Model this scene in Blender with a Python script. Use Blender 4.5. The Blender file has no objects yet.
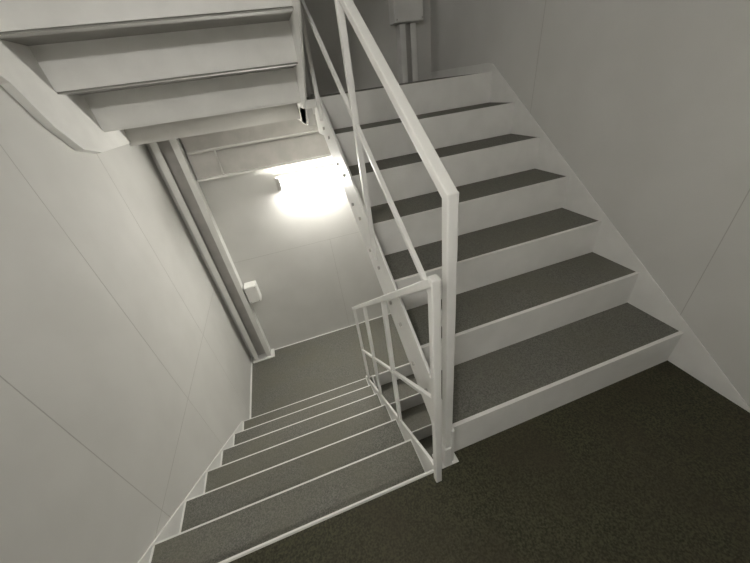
import bpy, bmesh, math
from mathutils import Matrix, Vector

# ------------------------------------------------------------ materials
def mat(name, c1, c2=None, scale=40, rough=0.6, bump=0.0, spec=0.3, metal=0.0, blotch=None):
    m = bpy.data.materials.new(name); m.use_nodes = True
    nt = m.node_tree; b = nt.nodes['Principled BSDF']
    b.inputs['Roughness'].default_value = rough
    b.inputs['Metallic'].default_value = metal
    b.inputs['Specular IOR Level'].default_value = spec
    tc = nt.nodes.new('ShaderNodeTexCoord')
    n = nt.nodes.new('ShaderNodeTexNoise'); n.inputs['Scale'].default_value = scale
    n.inputs['Detail'].default_value = 6
    nt.links.new(tc.outputs['Object'], n.inputs['Vector'])
    r = nt.nodes.new('ShaderNodeValToRGB')
    r.color_ramp.elements[0].position = 0.38; r.color_ramp.elements[1].position = 0.62
    r.color_ramp.elements[0].color = (*c1, 1); r.color_ramp.elements[1].color = (*(c2 or c1), 1)
    nt.links.new(n.outputs['Fac'], r.inputs['Fac'])
    out = r.outputs['Color']
    if blotch:
        n2 = nt.nodes.new('ShaderNodeTexNoise'); n2.inputs['Scale'].default_value = 3.0
        n2.inputs['Detail'].default_value = 4
        nt.links.new(tc.outputs['Object'], n2.inputs['Vector'])
        mx = nt.nodes.new('ShaderNodeMixRGB'); mx.blend_type = 'MIX'
        mx.inputs[2].default_value = (*blotch, 1)
        rr_ = nt.nodes.new('ShaderNodeValToRGB')
        rr_.color_ramp.elements[0].position = .4; rr_.color_ramp.elements[1].position = .65
        rr_.color_ramp.elements[1].color = (.6,.6,.6,1)
        nt.links.new(n2.outputs['Fac'], rr_.inputs['Fac'])
        nt.links.new(rr_.outputs['Color'], mx.inputs[0])
        nt.links.new(out, mx.inputs[1]); out = mx.outputs[0]
    nt.links.new(out, b.inputs['Base Color'])
    if bump:
        bp = nt.nodes.new('ShaderNodeBump'); bp.inputs['Strength'].default_value = bump
        bp.inputs['Distance'].default_value = 0.004
        nt.links.new(n.outputs['Fac'], bp.inputs['Height'])
        nt.links.new(bp.outputs['Normal'], b.inputs['Normal'])
    return m
M_WALL = mat('wall_paint', (0.575,0.57,0.545), (0.605,0.60,0.575), 3, 0.75, 0.02)
M_STEEL = mat('painted_steel', (0.71,0.705,0.68), (0.75,0.745,0.72), 8, 0.42, 0.02)
M_GREY = mat('painted_steel_grey', (0.42,0.41,0.385), (0.47,0.455,0.43), 8, 0.5)
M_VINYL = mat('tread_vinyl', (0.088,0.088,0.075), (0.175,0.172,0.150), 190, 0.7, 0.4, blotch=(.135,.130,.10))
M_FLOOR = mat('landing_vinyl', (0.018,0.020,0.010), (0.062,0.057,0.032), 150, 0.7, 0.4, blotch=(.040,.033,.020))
M_SEAM = mat('seam_shadow_gap', (0.44,0.43,0.405), None, 10, 0.8)
M_SOFFIT = mat('soffit_paint', (0.50,0.49,0.465), (0.54,0.53,0.505), 5, 0.7)
M_UNDER = mat('tread_underside_grey', (0.24,0.235,0.22), (0.28,0.275,0.255), 5, 0.7)  # darker grey than the steel treads of the other flights
def emis(name, col, s):
    m = bpy.data.materials.new(name); m.use_nodes = True
    b = m.node_tree.nodes['Principled BSDF']
    b.inputs['Base Color'].default_value = (0.9,0.9,0.85,1)
    b.inputs['Emission Color'].default_value = (*col,1)
    b.inputs['Emission Strength'].default_value = s
    return m
M_LAMP = emis('lamp_diffuser', (1.0,0.97,0.90), 150)
M_LAMP2 = emis('lamp_diffuser_b', (1.0,0.97,0.92), 122)
M_FILL = emis('added_fill_diffuser', (1.0,0.97,0.92), 28)  # weak emission for the added ambient fill above the frame

# ------------------------------------------------------------ mesh helpers
def link(o, parent=None):
    bpy.context.collection.objects.link(o)
    if parent: o.parent = parent
    return o
def empty(name, parent=None):
    o = bpy.data.objects.new(name, None); o.empty_display_size = .1
    return link(o, parent)
def obj_from(name, bm, m, parent=None, bevel=0.0):
    bmesh.ops.recalc_face_normals(bm, faces=bm.faces[:])
    me = bpy.data.meshes.new(name); bm.to_mesh(me); bm.free()
    me.materials.append(m)
    o = link(bpy.data.objects.new(name, me), parent)
    if bevel:
        md = o.modifiers.new('bevel', 'BEVEL'); md.width = bevel; md.segments = 2; md.limit_method='ANGLE'
    return o
def add_box(bm, x0,x1,y0,y1,z0,z1):
    mt = Matrix.Translation(((x0+x1)/2,(y0+y1)/2,(z0+z1)/2)) @ Matrix.Diagonal((abs(x1-x0),abs(y1-y0),abs(z1-z0),1))
    bmesh.ops.create_cube(bm, size=1, matrix=mt)
def boxes(name, lst, m, parent=None, bevel=0.0):
    bm = bmesh.new()
    for b in lst: add_box(bm, *b)
    return obj_from(name, bm, m, parent, bevel)
def prism(bm, pts, x0, x1):
    a = [bm.verts.new((x0,y,z)) for y,z in pts]; b = [bm.verts.new((x1,y,z)) for y,z in pts]
    bm.faces.new(a); bm.faces.new(b[::-1])
    for i in range(len(pts)):
        j = (i+1) % len(pts); bm.faces.new((a[j],a[i],b[i],b[j]))
def add_bar(bm, p, q, w, d=None, rnd=False):
    d = d or w
    p, q = Vector(p), Vector(q); v = q-p; L = v.length; z = v.normalized()
    x = Vector((1,0,0)) if abs(z.x) < .9 else Vector((0,1,0))
    y = z.cross(x).normalized(); x = y.cross(z).normalized()
    R = Matrix((x,y,z)).transposed().to_4x4()
    if rnd:
        bmesh.ops.create_cone(bm, cap_ends=True, segments=16, radius1=w/2, radius2=w/2, depth=L, matrix=Matrix.Translation((p+q)/2) @ R)
    else:
        bmesh.ops.create_cube(bm, size=1, matrix=Matrix.Translation((p+q)/2) @ R @ Matrix.Diagonal((w,d,L,1)))

# ------------------------------------------------------------ dimensions
XL, XR = -1.02, 1.71
YF, YB = 3.33, -0.80
R_ = 0.20
ZB, ZT = -2.8, 4.9
XI_R = 0.385
XI_L = 0.285

# ------------------------------------------------------------ shell
T = .12
wl = boxes('wall_left', [(XL-T,XL,YB-T,YF+T,ZB,ZT)], M_WALL)
wr = boxes('wall_right', [(XR,XR+T,YB-T,YF+T,ZB,ZT)], M_WALL)
wf = boxes('wall_far', [(XL,XR,YF,YF+T,ZB,ZT)], M_WALL)
wb = boxes('wall_back', [(XL,XR,YB-T,YB,ZB,ZT)], M_WALL)
boxes('ceiling', [(XL-T,XR+T,YB-T,YF+T,ZT,ZT+T)], M_WALL)
boxes('floor', [(XL-T,XR+T,YB-T,YF+T,ZB-T,ZB)], M_FLOOR)
s = .0017; e = .0006
boxes('panel_joints', [(XL,XL+e,y-s,y+s,ZB,ZT) for y in (.35,1.02,1.72,2.42)] +
      [(XL,XL+e,YB,YF,z-s,z+s) for z in (-.22,2.4)], M_SEAM, wl)
boxes('panel_joints', [(XR-e,XR,y-s,y+s,ZB,ZT) for y in (.68,1.9,)], M_SEAM, wr)
boxes('panel_joints', [(XL,XR,YF-e,YF,z-s,z+s) for z in (-.03,)] +
      [(x-s,x+s,YF-e,YF,-1.4,-.03) for x in (.35,)], M_SEAM, wf)

ST = empty('staircase')
# ------------------------------------------------------------ landings
def sub(n): return empty(n, ST)
lp = sub('entry_landing')
boxes('steel_deck', [(XL,XR,YB,.590,-.05,0), (XI_R-.01,XR,.590,.632,-.05,0)], M_STEEL, lp)
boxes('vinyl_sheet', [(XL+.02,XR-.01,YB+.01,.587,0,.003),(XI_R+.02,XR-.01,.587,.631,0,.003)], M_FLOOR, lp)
boxes('edge_channel', [(XI_R,XR,.60,.62,-.16,-.051)], M_STEEL, lp)
lp = sub('lower_half_landing')
Z=-1.4; YLL=2.20
boxes('steel_deck', [(XL,XR,2.353,YF,Z-.05,Z),(XL,XI_L,YLL,2.353,Z-.05,Z)], M_STEEL, lp)
boxes('vinyl_sheet', [(XL+.02,XR-.02,2.36,YF-.02,Z,Z+.003),(XL+.02,XI_L,YLL+.01,2.36,Z,Z+.003)], M_VINYL, lp)
lp = sub('upper_half_landing')
Z=1.4; YUL=2.572
boxes('steel_deck', [(XI_L,XR,2.353,YF,Z-.05,Z),(XL,XI_L,YUL,YF,Z-.012,Z)], M_STEEL, lp)
boxes('vinyl_sheet', [(XI_L,XR-.02,2.365,YF-.02,Z,Z+.003),(XL+.02,XI_L,YUL+.01,YF-.02,Z,Z+.003)], M_VINYL, lp)
boxes('cross_ribs', [(XL+.03,XI_L,2.90,2.915,Z-.12,Z-.013),(XL+.03,XI_L,2.90,2.96,Z-.13,Z-.12),(XI_L,XI_L+.04,2.36,YF,Z-.15,Z-.05)], M_SOFFIT, lp)
lp = sub('upper_landing')
Z=2.8
boxes('steel_deck', [(XL,XR,YB,.85,Z-.05,Z-.001)], M_STEEL, lp)
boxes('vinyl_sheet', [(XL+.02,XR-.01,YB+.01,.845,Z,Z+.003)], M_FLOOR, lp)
boxes('edge_channel', [(XL,XR,.83,.848,Z-.16,Z-.05)], M_STEEL, lp)

# ------------------------------------------------------------ flights
def flight(name,x0,x1,y0,dr,z0,n,g,wall_side,th=.03,nw=.010,mt_=None):
    p = sub(name)
    ris, trd, vin, nos = [], [], [], []
    for i in range(n):
        y = y0+dr*g*i; za = z0+i*R_; zb = za+R_
        ya, yb = sorted((y, y+dr*.008))
        ris.append((x0,x1,ya,yb,za+(.0 if i==0 else .001),zb-.001))
        if i < n-1:
            yn = y+dr*g
            ya, yb = sorted((y+dr*.001, yn+dr*(.007 if th>.01 else -.001)))
            trd.append((x0+.0005,x1-.0005,ya,yb,zb-th,zb))
            ya, yb = sorted((y+dr*nw, yn-dr*.003))
            m0 = .022 if wall_side=='L' else .004
            m1 = .006 if wall_side=='L' else .012
            vin.append((x0+m0,x1-m1,ya,yb,zb,zb+.003))
        ya, yb = sorted((y-dr*.002, y+dr*nw))
        nos.append((x0+.001,x1-.001,ya,yb,zb-.010,zb+.0035))
    boxes('risers', ris, M_STEEL, p); boxes('treads', trd, mt_ or M_STEEL, p)
    boxes('vinyl_treads', vin, M_VINYL, p); boxes('nosings', nos, M_STEEL, p, .0015)
    return p
def stringer(name, parent, pts, x0, x1, m=M_STEEL):
    bm = bmesh.new(); prism(bm, pts, x0, x1)
    return obj_from(name, bm, m, parent, .002)

g=.285; y0=.633; k=R_/g
fr = flight('right_flight',XI_R,XR,y0,1,0,7,g,'R',nw=.015)
nz = lambda y: R_+(y-y0)*k
yt = y0+6*g
stringer('inner_stringer', fr, [(.60,-.10),(.60,.235),(yt,nz(yt)+.03),(2.60,1.43),(2.60,1.17),(yt+.05,1.17),(.80,nz(.80)-.27),(.72,-.10)], XI_R-.014, XI_R)
stringer('wall_stringer', fr, [(y0-(R_+.046)/k,.003),(yt,nz(yt)+.05),(yt+.06,1.46),(YF,1.46),(YF,1.405),(yt,1.2),(.75,.003)], XR-.006, XR)
bm = bmesh.new()
for i in range(13):
    y = .82+i*.135; z = nz(y)-.10-(.05 if i%2 else 0)
    mt = Matrix.Translation((XI_R-.018,y,z)) @ Matrix.Rotation(math.pi/2,4,'Y')
    bmesh.ops.create_cone(bm, cap_ends=True, segments=6, radius1=.011, radius2=.009, depth=.012, matrix=mt)
obj_from('bolts', bm, M_GREY, fr)

gl=.265; yl=.60+6*gl; kl=R_/gl
fl = flight('left_flight',XL,XI_L,yl,-1,-1.4,7,gl,'L',nw=.007)
nl = lambda y: (.60-y)*kl
stringer('inner_stringer', fl, [(.585,-.14),(.585,.03),(.62,.03),(yl,nl(yl)+.04),(yl+.12,-1.37),(yl+.12,-1.55),(yl-.1,-1.55),(.75,nl(.75)-.24)], XI_L, XI_L+.014)
stringer('wall_stringer', fl, [(.605,-.14),(.605,.0),(yl,nl(yl)+.01),(yl+.02,-1.38),(yl+.02,-1.5),(yl-.1,-1.5),(.75,nl(.75)-.24)], XL, XL+.01)

yu=2.57; gu=.285
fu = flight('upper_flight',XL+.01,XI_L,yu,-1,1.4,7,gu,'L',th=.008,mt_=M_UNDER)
nu = lambda y: 1.6+(yu-y)*k
stringer('wall_stringer', fu, [(.86,2.64),(.86,2.84),(yu,nu(yu)+.03),(2.90,1.43),(2.90,1.29),(2.40,1.29),(2.22,1.33),(2.08,1.45),(1.96,1.63),(1.16,nu(1.16)-.40)], XL, XL+.04, M_STEEL)
stringer('inner_stringer', fu, [(.86,2.64),(.86,2.84),(yu,nu(yu)+.03),(2.80,1.43),(2.80,1.24),(2.55,1.24),(1.0,nu(1.0)-.26)], XI_L, XI_L+.014)

fb = flight('lower_flight',XI_R,XR,2.343-6*g,1,-2.8,7,g,'R')
stringer('inner_stringer', fb, [(.60,-2.8),(.60,-2.6),(2.343,-1.37),(2.343,-1.62),(.75,-2.79)], XI_R-.014, XI_R)

# ------------------------------------------------------------ railings
X = .362
rr = empty('stair_railing')
hz = lambda y: 1.19+(y-.62)*k
bm = bmesh.new()
add_bar(bm,(X,.615,1.195),(X,2.34,hz(2.34)),.032,.028)
add_bar(bm,(X,.62,-.02),(X,.62,1.21),.031)
add_bar(bm,(X,2.33,hz(2.34)-.01),(X,2.62,hz(2.34)+.02),.032,.028)
obj_from('handrail_and_newel', bm, M_STEEL, rr, .004)
bm = bmesh.new()
for y in (1.40,2.30):
    add_bar(bm,(X,y,nz(y)-.10),(X,y,hz(y)),.026)
add_bar(bm,(X,2.60,1.3),(X,2.60,hz(2.34)+.02),.026)
obj_from('posts', bm, M_STEEL, rr, .003)
bm = bmesh.new()
add_bar(bm,(X,.62,.76),(X,2.34,.76+(2.34-.62)*k),.018,.018)
add_bar(bm,(X,2.34,.76+(2.34-.62)*k),(X,2.60,.76+(2.34-.62)*k),.018,.018)
obj_from('mid_rail', bm, M_STEEL, rr, .003)
boxes('base_plate', [(X-.05,X+.045,.57,.67,-.03,-.015),(X-.022,XI_R-.014,.598,.66,-.10,.12)], M_STEEL, rr, .004)

X2=.285
rl = empty('stair_railing')
hl = lambda y: 1.02-(y-.56)*.775
bm = bmesh.new()
add_bar(bm,(X2,.555,1.02),(X2,2.05,hl(2.05)),.030,.026)
add_bar(bm,(X2,.56,-.08),(X2,.56,1.03),.027)
obj_from('handrail_and_newel', bm, M_STEEL, rl, .004)
bm = bmesh.new()
for y in (1.06,1.55,2.04):
    add_bar(bm,(X2+.006,y,nl(y)-.08),(X2,y,hl(y)),.022)
obj_from('posts', bm, M_STEEL, rl, .003)
bm = bmesh.new()
add_bar(bm,(X2,.56,.54),(X2,2.04,hl(2.04)-.50),.016)
obj_from('mid_rails', bm, M_STEEL, rl, .002)
boxes('newel_link', [(X2-.01,X+.01,.555,.597,-.10,-.055)], M_STEEL, rl, .003)

ru = empty('stair_railing')
hu = lambda y: nu(y)+.95
bm = bmesh.new()
add_bar(bm,(XI_L+.006,yu,hu(yu)),(XI_L+.006,.9,hu(.9)),.034,.03)
for y in (2.5,1.75,1.0):
    add_bar(bm,(XI_L+.006,y,nu(y)-.08),(XI_L+.006,y,hu(y)),.028)
add_bar(bm,(XI_L+.006,2.5,hu(2.5)-.45),(XI_L+.006,1.0,hu(1.0)-.45),.018)
obj_from('rails_and_posts', bm, M_STEEL, ru, .003)

# ------------------------------------------------------------ far wall steel
def column(x0,x1,z0,z1,dep,name='steel_column'):
    p = empty(name); t=.012
    boxes('web', [(x0+t,x1-t,YF-.04,YF-.03,z0,z1)], M_GREY, p)
    boxes('flanges', [(x0,x0+t,YF-dep,YF-.001,z0,z1),(x1-t,x1,YF-dep,YF-.001,z0,z1),
                      (x0,x0+.055,YF-dep-.01,YF-dep,z0,z1),(x1-.055,x1,YF-dep-.01,YF-dep,z0,z1)], M_STEEL, p, .002)
    return p
c = column(-.96,-.75,-1.38,1.35,.11)
boxes('base_plate', [(-.985,-.71,YF-.15,YF-.001,-1.397,-1.38)], M_STEEL, c)
c = column(-.96,-.75,1.403,ZT,.11)
c = column(1.36,1.52,1.403,1.845,.08)
b = empty('steel_beam')
boxes('web', [(-.73,XR,YF-.05,YF-.04,.895,1.33)], M_GREY, b)
boxes('flanges', [(-.73,XR,YF-.11,YF-.001,.88,.895),(-.73,XR,YF-.11,YF-.001,1.33,1.349)], M_STEEL, b)
bm = bmesh.new()
add_bar(bm,(-.72,YF-.075,1.12),(XR-.01,YF-.075,1.12),.024,rnd=True)
add_bar(bm,(-.50,YF-.075,1.12),(-.50,YF-.075,.895),.018,rnd=True)
obj_from('conduit', bm, M_SOFFIT, b)
def jbox(x0,x1,z0,z1,dep):
    p = empty('junction_box')
    boxes('body', [(x0,x1,YF-dep,YF-.001,z0,z1)], M_STEEL, p, .008)
    boxes('lid', [(x0+.008,x1-.008,YF-dep-.006,YF-dep,z0+.008,z1-.008)], M_STEEL, p, .003)
    bm = bmesh.new()
    for x in (x0+.02,x1-.02):
        for z in (z0+.02,z1-.02):
            bmesh.ops.create_cone(bm, cap_ends=True, segments=10, radius1=.006, radius2=.006, depth=.006,
                matrix=Matrix.Translation((x,YF-dep-.008,z)) @ Matrix.Rotation(math.pi/2,4,'X'))
    obj_from('screws', bm, M_GREY, p)
jbox(-.735,-.60,-.52,-.30,.13)
jbox(1.30,1.58,1.85,2.25,.13)

# ------------------------------------------------------------ lamps
def lamp(x0,x1,y,z,sgn,m):
    p = empty('wall_lamp')
    def Y(a,b): return tuple(sorted((y+sgn*a,y+sgn*b)))
    boxes('housing', [(x0,x1,*Y(0.001,.035),z-.065,z+.075)], M_SOFFIT, p, .006)
    boxes('end_caps', [(x0+.03,x0+.045,*Y(.035,.112),z-.055,z+.05),(x1-.045,x1-.03,*Y(.035,.112),z-.055,z+.05)], M_STEEL, p, .004)
    bm = bmesh.new()
    pts = [(.045,-.042),(.08,-.048),(.098,-.036),(.107,0),(.098,.03),(.08,.042),(.045,.045)]
    prism(bm, [(y+sgn*a, z+c_) for a,c_ in pts], x0+.045, x1-.045)
    obj_from('diffuser', bm, m, p)
lamp(-.06,.66,YF,.70,-1,M_LAMP)
lamp(-.98,-.35,YB,2.42,1,M_LAMP2)
lamp(-.04,.66,YF,3.50,-1,M_FILL)  # added out of view, ambient fill for upper walls and tread tops

# ------------------------------------------------------------ world
w = bpy.data.worlds.new('world'); bpy.context.scene.world = w; w.use_nodes = True
w.node_tree.nodes['Background'].inputs[0].default_value = (.5,.48,.44,1)
w.node_tree.nodes['Background'].inputs[1].default_value = .2

# ------------------------------------------------------------ camera
cd = bpy.data.cameras.new('camera'); cam = link(bpy.data.objects.new('camera', cd))
f = 303
cd.sensor_width = 36; cd.lens = 36*f/750; cd.clip_start = .02
fw = Vector((.2,.814,-.544)).normalized()
up = Vector((.270,.4887,.830)); up = (up-fw*up.dot(fw)).normalized()
rt = fw.cross(up).normalized()
cam.matrix_world = Matrix.Translation((0,0,1.44)) @ Matrix((rt,up,-fw)).transposed().to_4x4()
bpy.context.scene.camera = cam
bpy.context.scene.view_settings.view_transform = 'Standard'
